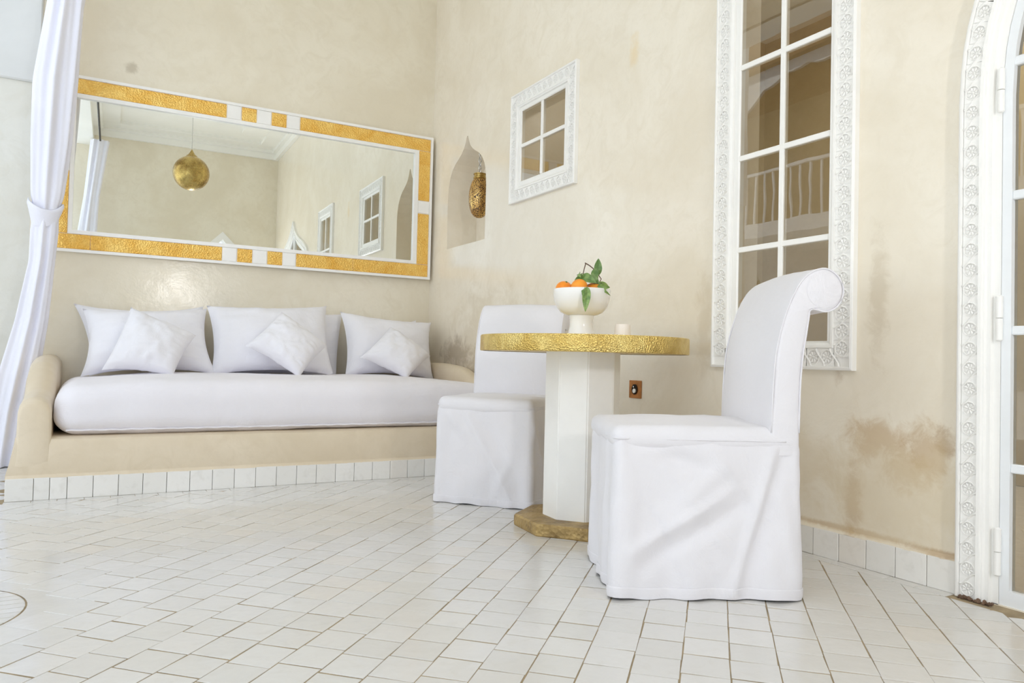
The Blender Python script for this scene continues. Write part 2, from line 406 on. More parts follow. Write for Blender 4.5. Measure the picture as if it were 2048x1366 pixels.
for iv in range(-20, 80):
    v0 = 1.908 + (iv - 20) * pitch; rowj = (random.random() - .5) * .018 + (.012 * math.sin(iv * .9)); wob = [(random.random() - .5) * .006 for _ in range(2)]
    u = -7.3 + rowj
    while u < .6:
        L = pitch * (1 + random.choice((-.05, -.02, 0, 0, .02, .05, .09)) * .8)
        g = .0010 + random.random() * .0008
        j = [(random.random() - .5) * .0024 for _ in range(8)]
        gu = g * 1.8; q = [(u + gu + j[0], v0 + g + j[1]), (u + L - gu + j[2], v0 + g + j[3]), (u + L - gu + j[4], v0 + pitch - g + j[5]), (u + gu + j[6], v0 + pitch - g + j[7])]
        u += L
        poly = [((a + b) * r2, (a - b) * r2) for a, b in q][::-1]
        cx, cy = sum(p[0] for p in poly) / 4, sum(p[1] for p in poly) / 4
        if not (-3.3 < cx < .1 and -6.3 < cy < .1): continue
        if (cx - MED[0]) ** 2 + (cy - MED[1]) ** 2 < (MED[2] + .055) ** 2: continue
        poly = clip(poly, 1, 0, -.062); poly = clip(poly, 0, 1, -.004) if poly else poly; poly = clip(poly, -1, 0, 3.28) if poly else poly
        poly = clipcorner(poly) if len(poly) > 2 else poly
        if len(poly) > 2 and area2(poly) > 4e-4: tiles.append(poly)
def bordertiles(a0, a1, f):
    a = a0
    while a < a1:
        L = .0985 * (1 + (random.random() - .5) * .1); b = min(a + L, a1); tiles.append(f(a + .001, b - .001)); a += L
bordertiles(-2.4935, -.062, lambda a, b: [(a, -1.434), (b, -1.434), (b, -1.388), (a, -1.388)])
bordertiles(-3.9, -1.40, lambda a, b: [(-.060, a), (-.014, a), (-.014, b), (-.060, b)])
def tile_into(bm, poly, zt=0.0, tilt=(0, 0)):
    lay = bm.faces.layers.float.get('tone') or bm.faces.layers.float.new('tone'); tn = random.random(); f0 = len(bm.faces)
    n = len(poly); cx, cy = sum(p[0] for p in poly) / n, sum(p[1] for p in poly) / n
    def Zt(x, y): return zt + .0012 + tilt[0] * (x - cx) + tilt[1] * (y - cy)
    top = [bm.verts.new((cx + (x - cx) * .982, cy + (y - cy) * .982, Zt(x, y))) for x, y in poly]
    mid = [bm.verts.new((x, y, Zt(x, y) - .0006)) for x, y in poly]; bot = [bm.verts.new((x, y, -.008)) for x, y in poly]
    fs = [bm.faces.new(top)] + strip_loop(bm, mid, top) + strip_loop(bm, bot, mid)
    for f in fs: f[lay] = tn
def screen_area(poly):
    pts = []
    for x, y in poly:
        d = Vector((x, y, 0)) - CAM; z = d.dot(CF)
        if z < .15: return 0, 0
        pts.append((1024 + FPX * d.dot(CR) / z, 683 - FPX * d.dot(CU) / z))
    vis = any(-10 < a < 2058 and -10 < b < 1376 for a, b in pts)
    return (area2(pts) if vis else 0), 0
bmF = bmesh.new()
order = sorted(tiles, key=lambda p: -screen_area(p)[0]); big = {id(p) for p in order[:296] if screen_area(p)[0] > 0}
for poly in tiles:
    tl = ((random.random() - .5) * .014, (random.random() - .5) * .014); zt = random.random() * .0008
    if id(poly) in big:
        bm = bmesh.new(); tile_into(bm, poly, zt, tl); bmesh.ops.recalc_face_normals(bm, faces=bm.faces); obj('tile', bm, M['tile'], fl)
    else: tile_into(bmF, poly, zt, tl)
bmesh.ops.recalc_face_normals(bmF, faces=bmF.faces)
o = obj('tile_field', bmF, M['tile'], fl); o['kind'] = 'stuff'
# round inlay of strip tiles at the open side
circ = [(MED[0] + (MED[2] - .004) * math.cos(2 * PI * i / 48), MED[1] + (MED[2] - .004) * math.sin(2 * PI * i / 48)) for i in range(48)]
yy = MED[1] - MED[2]
while yy < MED[1] + MED[2]:
    q = clip(clip(circ, 0, 1, yy + .0342), 0, -1, -yy - .0018); yy += .036
    if len(q) > 2:
        bm = bmesh.new(); tile_into(bm, q, .0006); bmesh.ops.recalc_face_normals(bm, faces=bm.faces); obj('strip_tile', bm, M['tile'], fl)
bm = bmesh.new()
A = [bm.verts.new((MED[0] + (MED[2] + .0006) * math.cos(2 * PI * i / 64), MED[1] + (MED[2] + .0006) * math.sin(2 * PI * i / 64), .0007)) for i in range(64)]
B = [bm.verts.new((MED[0] + (MED[2] + .15) * math.cos(2 * PI * i / 64), MED[1] + (MED[2] + .15) * math.sin(2 * PI * i / 64), .0003)) for i in range(64)]
strip_loop(bm, A, B); bmesh.ops.recalc_face_normals(bm, faces=bm.faces)
obj('inlay_border', bm, M['tile'], fl)

# ------------------------------------------------------------------ right wall plinth
pl = structE('baseboard_right')
def plinth_tile(bm, a0, a1, h, kind, off):
    if kind == 'x': box(bm, -off - .012, -off, a0, a1, .001, h, bev=.0014)
    else: box(bm, a0, a1, -off - .012, -off, .001, h, bev=.0014)
yj = [-3.4161 - .1 * i for i in range(-21, 5)] + [-3.905]
for a, b in zip(yj, yj[1:]):
    if a > -1.40: continue
    bm = bmesh.new(); plinth_tile(bm, b + .001, a - .001, .0935 + random.random() * .002, 'x', .0005 + random.random() * .002); obj('tile', bm, M['tile_wall'], pl)
bm = bmesh.new()
grid(bm, lambda u, v: Vector((-.013 + .013 * v ** .7 - .002 * N(u * 90), -1.40 - 2.5 * u, .093 + .014 * v + .003 * N(u * 60, 4))), 120, 4)
obj('plaster_lip', bm, M['wall_right'], pl, 60)

# ------------------------------------------------------------------ carved white window and door surrounds
def rosette_mesh(w, p, name):
    # one repeat of the carved band: an eight petal flower in a ring with the scrolling ribbon that divides it from the next
    bm = bmesh.new(); R = min(w, p) * .40; n = 12; H = .0038
    # pierced plate: square cell with a round recess
    sq = []
    for i in range(n):
        a = 2 * PI * i / n; c_, s_ = math.cos(a), math.sin(a); k_ = min((w / 2) / max(1e-6, abs(c_)), (p / 2) / max(1e-6, abs(s_))); sq.append(bm.verts.new((c_ * k_, s_ * k_, H - .0012)))
    for sx in (-1, 1):
        for sy in (-1, 1):
            i0 = {(1, 1): 1, (-1, 1): 4, (-1, -1): 7, (1, -1): 10}[(sx, sy)]; v = bm.verts.new((sx * w / 2, sy * p / 2, H - .0012))
            bm.faces.new((sq[i0], v, sq[(i0 + 1) % n]))
    rings = [sq]
    for r, h in ((R * 1.20, H - .0012), (R * 1.13, H + .001), (R * 1.04, H + .001), (R * .98, .0004)):
        rings.append([bm.verts.new((r * math.cos(2 * PI * i / n), r * math.sin(2 * PI * i / n), h)) for i in range(n)])
    for a, b in zip(rings, rings[1:]): strip_loop(bm, a, b)
    for k in range(8):
        a = 2 * PI * (k + .5) / 8; ca, sa = math.cos(a), math.sin(a)
        def q(r, t, h): return bm.verts.new((ca * r - sa * t, sa * r + ca * t, h))
        p0, p1, p2, p3, pc = q(R * .16, 0, .002), q(R * .62, R * .24, .0012), q(R * .99, 0, .003), q(R * .62, -R * .24, .0012), q(R * .60, 0, H)
        for u, v in ((p0, p1), (p1, p2), (p2, p3), (p3, p0)): bm.faces.new((v, u, pc))
    kn = [bm.verts.new((R * .24 * math.cos(PI / 3 * i), R * .24 * math.sin(PI / 3 * i), .001)) for i in range(6)]; kt = bm.verts.new((0, 0, H))
    for i in range(6): bm.faces.new((kn[i], kn[(i + 1) % 6], kt))
    m = 8; prev = None
    for i in range(m + 1):
        t = i / m; x = -w * .49 + w * .98 * t; y = p * (.5 - .30 * math.cos(PI * t)); wd = p * .075
        cur = (bm.verts.new((x, y - wd, H - .0014)), bm.verts.new((x, y, H + .0028)), bm.verts.new((x, y + wd, H - .0014)))
        if prev: bm.faces.new((prev[0], cur[0], cur[1], prev[1])); bm.faces.new((prev[1], cur[1], cur[2], prev[2]))
        prev = cur
    bmesh.ops.recalc_face_normals(bm, faces=bm.faces)
    for f in bm.faces:
        if f.normal.z < 0: f.normal_flip()
    me = bpy.data.meshes.new(name); bm.to_mesh(me); bm.free(); me.materials.append(M['white']); return me
def place_cell(me, parent, y, z, ang, x):
    o = bpy.data.objects.new('rosette', me); C.objects.link(o); o.parent = parent
    # local x -> along band width, local y -> along band, local z -> into the room (-x)
    T = Vector((0, -math.sin(ang), math.cos(ang))); Zl = Vector((-1, 0, 0)); Xl = T.cross(Zl)
    o.matrix_local = Matrix(((Xl.x, T.x, Zl.x, x), (Xl.y, T.y, Zl.y, y), (Xl.z, T.z, Zl.z, z), (0, 0, 0, 1)))
    return o
def carved_window(name, outer, glass_r, band, cols, rows, pit, depth=.024):
    """outer, glass_r = (yL, yR, zB, zT), yL nearest the corner"""
    w = structE(name); yl, yr, zb, zt = outer; gl, gr, gb, gt = glass_r
    hl = [rect(yl, yr, zb, zt), rect(yl - band, yr + band, zb + band, zt - band)]
    def ringm(loops_x):
        bm = bmesh.new(); prev = None
        for lp, x in loops_x:
            cur = [bm.verts.new((x, a, b)) for a, b in lp]
            if prev: strip_loop(bm, prev, cur)
            prev = cur
        bmesh.ops.recalc_face_normals(bm, faces=bm.faces); return bm
    def ins(d): return rect(yl - d, yr + d, zb + d, zt - d)
    obj('carved_surround', ringm([(ins(0), .0), (ins(0), -depth + .002), (ins(.002), -depth), (ins(.009), -depth - .002), (ins(.012), -depth + .001), (ins(.0125), -depth + .009), (ins(band - .0125), -depth + .009), (ins(band - .012), -depth), (ins(band - .004), -depth), (ins(band), -depth + .004), (ins(band + .005), -depth + .006), (ins(band + .007), -.008), (ins(band + .012), -.008), (ins(band + .012), .02)]), M['white'], w)
    cell = rosette_mesh(band - .025, pit, name + '_rosette'); bw = band / 2; xs = -depth + .0088
    def run(a, b, n): return [a + (b - a) * (i + .5) / n for i in range(n)]
    nz = round((zt - zb - band) / pit); ny = round((yl - yr - band) / pit)
    for z in run(zb + bw, zt - bw, nz): place_cell(cell, w, yl - bw, z, 0, xs); place_cell(cell, w, yr + bw, z, 0, xs)
    for y in run(yl - bw - pit * .5, yr + bw + pit * .5, max(1, ny - 1)): place_cell(cell, w, y, zb + bw, PI / 2, xs); place_cell(cell, w, y, zt - bw, PI / 2, xs)
    # casement: frame, glazing bars, panes
    fo, fi = rect(yl - band - .010, yr + band + .010, zb + band + .010, zt - band - .010), rect(gl, gr, gb, gt)
    obj('casement_frame', ringm([(fo, .02), (fo, -.010), ([(a + (c - a) * .8, b + (d - b) * .8) for (a, b), (c, d) in zip(fo, fi)], -.011), (fi, -.006), (fi, .016)]), M['white'], w)
    bw2 = .0105
    for i in range(1, cols):
        y = gl + (gr - gl) * i / cols; obj('glazing_bar', boxm(-.012, .012, y - bw2, y + bw2, gb, gt, bev=.002), M['white'], w)
    for j in range(1, rows):
        z = gb + (gt - gb) * j / rows; obj('glazing_bar', boxm(-.0115, .0115, gr, gl, z - bw2, z + bw2, bev=.002), M['white'], w)
    for i in range(cols):
        for j in range(rows):
            a, b = gl + (gr - gl) * i / cols, gl + (gr - gl) * (i + 1) / cols; c, d = gb + (gt - gb) * j / rows, gb + (gt - gb) * (j + 1) / rows
            bm = bmesh.new(); bm.faces.new([bm.verts.new(q) for q in ((-.004, b + .002, c), (-.004, b + .002, d), (-.004, a - .002, d), (-.004, a - .002, c))]); obj('pane', bm, M['glass'], w)
    return w
carved_window('window_1', (-1.2208, -1.9177, 1.582, 2.240), (-1.3327, -1.7938, 1.7056, 2.1254), .084, 2, 2, .0565)
carved_window('window_2', (-2.924, -3.565, .638, 2.300), (-3.048, -3.458, .737, 2.177), .088, 2, 4, .0575)

# door: pointed arch surround, two glazed leaves
def door():
    d = structE('door_1')
    def ringl(spec):
        bm = bmesh.new(); prev = None
        for ins, x in spec:
            cur = [bm.verts.new((x, a, max(b, .002))) for a, b in door_loop(ins)]
            if prev: strip_loop(bm, prev, cur, False)
            prev = cur
        bmesh.ops.recalc_face_normals(bm, faces=bm.faces); return bm
    obj('carved_surround', ringl([(0, .0), (0, -.024), (.005, -.027), (.010, -.027), (.0125, -.018), (.0575, -.018), (.058, -.026), (.066, -.025), (.068, -.019), (.072, -.019), (.075, -.012), (.086, -.012), (.088, .0), (.106, .0), (.106, .05)]), M['white'], d)
    cell = rosette_mesh(.044, .0568, 'door_rosette')
    cl = door_loop(.035); pts = [Vector((a, b)) for a, b in cl]
    # walk the centre line in equal steps
    acc, nxt = 0, .0284
    for a, b in zip(pts, pts[1:]):
        L = (b - a).length
        while nxt <= acc + L and L > 0:
            q = a + (b - a) * ((nxt - acc) / L); tn = (b - a).normalized()
            if q.x > -5.9: place_cell(cell, d, q.x, q.y, math.atan2(-tn.x, tn.y), -.0182)
            nxt += .0568
        acc += L
    # leaves
    lo, li = door_loop(.1072), door_loop(.132)
    half = len(lo) // 2 + 1
    for s, nm in ((0, 'near'), (1, 'far')):
        leaf = bmesh.new(); spec = ((lo, .004), (lo, .03), (li, .004), (li, .03))
        O = lo[:half] if s == 0 else lo[half - 1:]; I = li[:half] if s == 0 else li[half - 1:]
        O = [(a, max(b, .004)) for a, b in O]; I = [(a, max(b, .004)) for a, b in I]
        f0 = [leaf.verts.new((.003, a, b)) for a, b in O]; f1 = [leaf.verts.new((.003, a, b)) for a, b in I]; g0 = [leaf.verts.new((.035, a, b)) for a, b in O]; g1 = [leaf.verts.new((.035, a, b)) for a, b in I]
        strip_loop(leaf, f0, f1, False); strip_loop(leaf, g0, f0, False); strip_loop(leaf, f1, g1, False); strip_loop(leaf, g1, g0, False)
        ys = DMID + (.012 if s == 0 else -.012); sg = 1 if s == 0 else -1
        box(leaf, .003, .035, min(ys - .012 * sg, ys + .018 * sg), max(ys - .012 * sg, ys + .018 * sg), .012, 2.22)
        yj = li[0][0] if s == 0 else li[-1][0]
        box(leaf, .003, .035, min(yj, ys), max(yj, ys), .004, .045)
        bmesh.ops.recalc_face_normals(leaf, faces=leaf.faces)
        fr = obj('leaf_frame', leaf, M['white_door'], d)
        for z in (.381, .762, 1.139, 1.515):
            y0 = -4.036 if s == 0 else 2 * DMID + 4.036
            obj('glazing_bar', boxm(.006, .032, min(y0, ys), max(y0, ys), z - .0125, z + .0125, bev=.003), M['white_door'], d)
        zz = [.03, .381, .762, 1.139, 1.515, 2.3]
        for z0, z1 in zip(zz, zz[1:]):
            bm = bmesh.new(); y0, y1 = (-4.03, DMID) if s == 0 else (DMID, 2 * DMID + 4.03)
            if z1 < 2: q = [(y0, z0), (y0, z1), (y1, z1), (y1, z0)]
            else: q = [(DMID, z0)] + [(a, b) for a, b in (I if s == 0 else I[::-1]) if b > z0 + .02][0:99]; q = [q[0], (y0 if s == 0 else y1, z0)] + q[1:]
            fc = bm.faces.new([bm.verts.new((.02, a, b)) for a, b in q]); fc.normal_update()
            if fc.normal.x > 0: fc.normal_flip()
            obj('pane', bm, M['glass'], d)
    for z0, z1 in ((1.378, 1.498), (.736, .857), (.086, .212)):
        bm = bmesh.new(); zm = (z0 + z1) / 2
        lathe(bm, [(.006, z0 - .003), (.009, z0), (.009, zm - .001)], 12, (-.006, -4.011, 0)); lathe(bm, [(.0095, zm + .001), (.0095, z1), (.005, z1 + .004)], 12, (-.006, -4.011, 0))
        h = obj('hinge', bm, M['white'], d, 40)
    pass
    return d
door()
# crumbled plaster at the foot of the surround
bm = bmesh.new()
for k in range(46):
    y = -3.912 - random.random() * .10; r = .002 + random.random() * .004
    bmesh.ops.create_icosphere(bm, subdivisions=1, radius=r, matrix=Matrix.Translation((-.026 - random.random() * .012, y, r * .6 + random.random() * .006)))
o = obj('plaster_crumbs', bm, M['stem']); tag(o, 'brown crumbs of broken plaster along the foot of the carved door surround', 'debris', None, 'stuff')

# ------------------------------------------------------------------ room behind the windows
struct('wall_interior', boxm(2.4, 2.5, -6.4, -1.0, 0, 3.2), M['wall_tan'])
struct('wall_interior_end', boxm(.24, 2.5, -1.02, -.95, 0, 3.2), M['wall_tan'])
struct('wall_interior_near', boxm(.24, 2.5, -6.5, -6.4, 0, 3.2), M['wall_tan'])
struct('floor_interior', boxm(.02, 2.5, -6.5, -.95, -.06, -.002), M['tile_wall'])
struct('ceiling_interior', boxm(.16, 2.5, -6.5, -.95, 3.2, 3.3), M['ceiling'])
0 and struct('wall_interior_pier', boxm(1.0, 1.35, -1.75, -1.02, 0, 3.2), M['wall_tan'])

# ------------------------------------------------------------------ courtyard outside the open side (seen only in glass and metal)
struct('ground_courtyard', boxm(-14, -3.3, -12, 12, -.08, -.004), M['facade'])
struct('wall_courtyard_far', boxm(-10.4, -10, -12, 14, 0, 9), M['facade'])
gal = thing('gallery_balcony', 'white courtyard gallery with balcony railing, reflected in the tall window panes', 'balcony', (-8.2, 3.2, 0))
obj('floor_slab', boxm(-1.8, .2, -6, 6, 2.9, 3.15), M['facade'], gal)
obj('top_rail', boxm(.0, .06, -6, 6, 4.05, 4.10), M['facade'], gal)
for k in range(60): obj('baluster', boxm(.015, .045, -5.9 + k * .2, -5.87 + k * .2, 3.15, 4.05), M['facade'], gal)
for k in range(4):
    y = -6 + k * 4
    obj('pillar', boxm(-.12, .16, y - .14, y + .14, 0, 6.4), M['facade'], gal)
obj('roof_beam', boxm(-1.8, .2, -6, 6, 5.9, 6.5), M['wood'], gal)
for k in range(3):      # fretted arch panel between the pillars
    bm = bmesh.new(); y0 = -6 + k * 4 + .14
    n = 24; top = [(y0 + 3.72 * i / n, 5.9) for i in range(n + 1)]; bot = [(y0 + 3.72 * i / n, 5.75 - 1.1 * abs(2 * i / n - 1) ** 2.4 - .05 * abs(math.sin(i * PI / 3))) for i in range(n + 1)]
    for s in (0, .06):
        A = [bm.verts.new((s, *q)) for q in top]; B = [bm.verts.new((s, *q)) for q in bot]; strip_loop(bm, A, B, False)
    obj('arch_panel', bm, M['facade'], gal)
struct('wall_gallery_back', boxm(-10.0, -9.95, -3, 9.4, 3.15, 5.9), M['wall_tan'])

# ------------------------------------------------------------------ built-in plaster bench
be = thing('built_in_bench', 'cream plaster built-in bench with rounded arms and a white tile plinth under the mirror', 'bench')
FY = -1.374
bm = bmesh.new()
# seat block: wall to front, soft front lip, slightly spread foot at the open end
prof = [(FY + .004, .092), (FY, .11), (FY + .001, .16), (FY + .003, .235), (FY + .010, .256), (FY + .028, .264), (-.7, .262), (-.004, .262)]
def bx(v, z): return -2.462 - .030 * (1 - sstep(.09, .24, z))
V = grid(bm, lambda u, v: (lambda q: Vector((bx(0, q[1]) + (-.004 - bx(0, q[1])) * u, q[0] - .0006 + .0008 * N(u * 14, q[1] * 9), q[1] + (.002 * N(u * 11, 3) if q[1] > .1 else 0))))(prof[round(v * 7)]), 60, 7)
side = [V[0][j] for j in range(8)]; b0 = bm.verts.new((bx(0, .09), -.004, .092)); bm.faces.new(side + [b0])
bmesh.ops.recalc_face_normals(bm, faces=bm.faces)
obj('base', bm, M['plaster_bench'], be, 40)
bm = bmesh.new()
obj('plinth_core', boxm(-2.478, -.003, FY + .004, -.003, .0, .094), M['grout'], be)
armz = [(-1.3735, .392), (-1.370, .41), (-1.36, .425), (-1.33, .437), (-1.2, .445), (-1.08, .462), (-.98, .50), (-.88, .548), (-.78, .583), (-.66, .602), (-.5, .61), (0, .612)]
def arm(x0, x1, flare):
    bm = bmesh.new(); ns, r = 90, (x1 - x0) / 2
    def f(u, v):
        y = -1.3735 + 1.3705 * u ** 1.3; zt = interp(armz, y) + .004 * N(y * 4, x0); zb = .112
        rr = min(r, max(.010, zt - .24)); x0_, x1_ = x0, x1; e_ = .010 * max(0, 1 - (y + 1.3735) / .012) ** 2; cx = (x0 + x1) / 2
        # section from outer foot over the rounded top to the inner foot
        if v < .3: t_ = v / .3; x, z = x0 - flare * (1 - t_) ** 2, zb + (zt - rr - zb) * t_
        elif v > .7: t_ = (v - .7) / .3; x, z = x1 + .004 * t_, zt - rr + (zb - zt + rr) * t_
        else: a = PI * (1 - (v - .3) / .4); x, z = cx + r * math.cos(a), zt - rr + rr * math.sin(a)
        return Vector((cx + (x - cx) * (1 - e_ / max(.02, r)) + .003 * N(y * 5, z * 6, 7), y, z))
    V = grid(bm, f, ns, 20); bm.faces.new([v for v in V[0]]); bmesh.ops.recalc_face_normals(bm, faces=bm.faces)
    obj('arm', bm, M['plaster_bench'], be, 60)
arm(-2.456, -2.333, .020); arm(-.122, -.004, 0)
xs = [-2.490, -2.3883, -2.330, -2.2654] + [-2.2654 + .0981 * (i + 1) for i in range(23)]
xs = [x for x in xs if x < -.03] + [-.014]
for a, b in zip(xs, xs[1:]): obj('tile', boxm(a + .001, b - .001, FY - .0125, FY + .004, .001, .0945 + random.random() * .002, bev=.0014), M['tile_wall'], be)
yy = FY - .01
while yy < -.12: obj('tile', boxm(-2.490, -2.478, yy + .001, yy + .097, .001, .095, bev=.0014), M['tile_wall'], be); yy += .0985
bm = bmesh.new(); grid(bm, lambda u, v: Vector((-2.49 + 2.49 * u, FY - .012 + .013 * v ** .7 - .002 * N(u * 80, 2), .094 + .016 * v + .002 * N(u * 60, 5))), 120, 4)
obj('plaster_lip', bm, M['plaster_bench'], be, 60)

# mattress
def mjig(p, d):
    u = (p.x + 2.32) / 2.2; crown = max(0, d.z) * .012 * math.sin(PI * min(1, max(0, (p.y + 1.36) / 1.3)))
    n = .006 * N(p.x * 3, p.y * 4, p.z * 5) + .003 * N(p.x * 9, p.y * 9, p.z * 12)
    edge = .028 * (1 - sstep(0, .22, u)) + .02 * (1 - sstep(0, .2, 1 - u))
    q = Vector(p) + d * n; q.z -= edge * max(0, (p.z - .30) / .2); q.z += crown
    if d.y < -.3: q.y -= .012 * math.sin(PI * min(1, max(0, u))) ; q.z += .0015 * math.sin(p.x * 40 + p.z * 30) * abs(d.y)
    return q
mt = obj('seat_mattress', rounded_box(bmesh.new(), -2.330, -.128, -1.352, -.015, .264, .514, .095, 9, (70, 24, 4), mjig), M['cotton_mat'], None, 179)
tag(mt, 'long white cotton-covered mattress filling the built-in bench', 'mattress')
bm = bmesh.new()
tube(bm, [(-2.28 + .0215 * i, -1.328 - .010 * math.sin(PI * i / 100), .289 + .0012 * math.sin(i * 1.7)) for i in range(97)], .0045, 6)
obj('piping', bm, M['cotton_mat'], mt, 179)

# pillows
def pillow(name, label, cn, T, pull, seed, group, flange=.0):
    BL, BR, TR, TL = [Vector(c) for c in cn]; n = (BR - BL + TR - TL).cross(TL - BL + TR - BR).normalized()
    bm = bmesh.new(); nn = 30; ctr = (BL + BR + TR + TL) / 4
    if n.y > 0: n = -n
    def f(side):
        def g(u, v):
            a, b = 2 * u - 1, 2 * v - 1
            a2 = a * (1 - pull * .5 * (1 - b * b) * abs(a) ** 1.5); b2 = b * (1 - pull * (1 - a * a) * abs(b) ** 1.5)
            U, W = (a2 + 1) / 2, (b2 + 1) / 2
            p = BL * (1 - U) * (1 - W) + BR * U * (1 - W) + TR * U * W + TL * (1 - U) * W
            e = max(0, (1 - a * a) * (1 - b * b)); h = T * (e ** .42 if e > 0 else 0) * (.58 if side > 0 else .30)
            rim = (1 - e) * e * 4
            wr = (.016 * N(a * 2.2 + seed, b * 2.2, seed) + (.007) * N(a * 6 + seed, b * 6, 2 + seed)) * min(1, e * 3)
            # gathers running in from the seams
            wr += rim * (.013 * math.sin(b * 21 + 5 * N(seed, b * 3)) * abs(a) ** 3 * (.5 + N(b * 4, seed, 3)) + .010 * math.sin(a * 19 + 5 * N(a * 3, seed)) * abs(b) ** 3 * (.5 + N(a * 4, 9, seed)))
            return p + n * side * (h + wr * (1 if e > 0 else 0))
        return g
    F = grid(bm, f(1), nn, nn); B = grid(bm, f(-1), nn, nn)
    bmesh.ops.remove_doubles(bm, verts=bm.verts, dist=.0006); bmesh.ops.recalc_face_normals(bm, faces=bm.faces)
    o = obj(name, bm, M['cotton_pillow'], None, 50); tag(o, label, 'pillow', group)
    rim = [F[i][0].co.copy() if F[i][0].is_valid else None for i in range(nn + 1)] if False else []
    return o
PL = {
'L1b': [(-2.193, -.200, .494), (-1.527, -.200, .512), (-1.574, -.055, .937), (-2.286, -.055, .915)],
'L2b': [(-1.463, -.200, .513), (-.748, -.200, .514), (-.677, -.060, .931), (-1.364, -.060, .918)],
'L3b': [(-.656, -.200, .508), (-.112, -.180, .491), (-.120, -.050, .916), (-.596, -.050, .896)],
'L1': [(-2.237, -.420, .495), (-1.532, -.420, .513), (-1.572, -.200, .917), (-2.239, -.200, .881)],
'L2': [(-1.566, -.420, .513), (-.827, -.420, .517), (-.827, -.200, .975), (-1.575, -.200, .936)],
'L3': [(-.755, -.420, .508), (-.128, -.420, .489), (-.066, -.200, .899), (-.734, -.200, .943)],
'S1': [(-2.139, -.660, .540), (-1.796, -.680, .512), (-1.665, -.500, .742), (-2.001, -.420, .892)],
'S2': [(-1.407, -.585, .689), (-1.126, -.730, .508), (-.918, -.565, .704), (-1.176, -.465, .905)],
'S3': [(-.711, -.580, .636), (-.443, -.710, .508), (-.220, -.560, .657), (-.472, -.460, .843)]}
g1, g2, g3 = 'large pillows against the wall', 'large pillows in front', 'small scatter cushions'
pillow('pillow', 'large white pillow mostly hidden behind the pillow nearest the curtain', PL['L1b'], .14, .20, 1, g1)
pillow('pillow', 'white pillow squeezed behind the gap between middle and corner-side large pillows', PL['L2b'], .15, .05, 2, g1)
pillow('pillow', 'large white pillow behind the corner-side pillow, only its upper edge showing', PL['L3b'], .14, .17, 3, g1)
pillow('pillow', 'large white front pillow at the curtain end of the bench', PL['L1'], .21, .22, 4, g2)
pillow('pillow', 'large white front pillow in the middle of the bench', PL['L2'], .21, .15, 5, g2)
pillow('pillow', 'large white front pillow at the wall-corner end of the bench', PL['L3'], .21, .19, 6, g2)
pillow('scatter_cushion', 'small white cushion leaning on the pillow at the curtain end', PL['S1'], .18, .13, 7, g3)
pillow('scatter_cushion', 'small white cushion standing on its corner against the middle pillow', PL['S2'], .18, .13, 8, g3)
pillow('scatter_cushion', 'small white cushion standing on its corner near the wall corner', PL['S3'], .18, .13, 9, g3)

# ------------------------------------------------------------------ wall mirror
mi = thing('wall_mirror', 'long rectangular mirror in a white frame with hammered gold panels above the bench', 'mirror', (0, -.060, 0), -.0138)
def ringbox(name, o, i, y0, y1, mat, bev=0):
    bm = bmesh.new(); A = rect(*o); B = rect(*i)
    f = [[bm.verts.new((a, y, b)) for a, b in L] for L, y in ((A, y1), (A, y0), (B, y0), (B, y1))]
    for a, b in zip(f, f[1:] + f[:1]): strip_loop(bm, a, b)
    bmesh.ops.recalc_face_normals(bm, faces=bm.faces); return obj(name, bm, mat, mi)
ringbox('frame', (-2.437, -.030, 1.2235, 2.2715), (-2.311, -.165, 1.349, 2.144), .0, .028, M['white'])
ringbox('outer_moulding', (-2.440, -.027, 1.2205, 2.2745), (-2.423, -.044, 1.2375, 2.2575), -.009, .004, M['white'])
ringbox('inner_moulding', (-2.331, -.136, 1.329, 2.1655), (-2.309, -.167, 1.351, 2.142), -.008, .012, M['white'])
obj('glass_backing', boxm(-2.33, -.14, .014, .026, 1.335, 2.16), M['white'], mi)
obj('mirror_glass', boxm(-2.311, -.165, .010, .0135, 1.349, 2.144), M['mirror'], mi)
def gp(x0, x1, z0, z1): obj('gold_panel', boxm(x0 + .0008, x1 - .0008, -.0045, .003, z0 + .0008, z1 - .0008, bev=.0015), M['gold'], mi)
for x0, x1 in ((-2.421, -1.472), (-1.379, -1.285), (-1.189, -1.092), (-1.001, -.046)): gp(x0, x1, 2.167, 2.256)
for x0, x1 in ((-2.421, -2.212), (-2.212, -1.472), (-1.379, -1.285), (-1.189, -1.092), (-1.001, -.608), (-.608, -.046)): gp(x0, x1, 1.239, 1.3275)
for x0, x1 in ((-2.421, -2.3325), (-.1345, -.046)): gp(x0, x1, 1.329, 1.702); gp(x0, x1, 1.798, 2.1655)
for z0, z1 in ((2.167, 2.256), (1.239, 1.3275)):
    for x0, x1 in ((-1.472, -1.379), (-1.285, -1.189), (-1.092, -1.001)):
        obj('white_panel', boxm(x0 + .004, x1 - .004, -.006, .003, z0 + .001, z1 - .001, bev=.002), M['white'], mi)
for x0, x1 in ((-2.421, -2.3325), (-.1345, -.046)): obj('white_panel', boxm(x0 + .001, x1 - .001, -.006, .003, 1.706, 1.794, bev=.002), M['white'], mi)

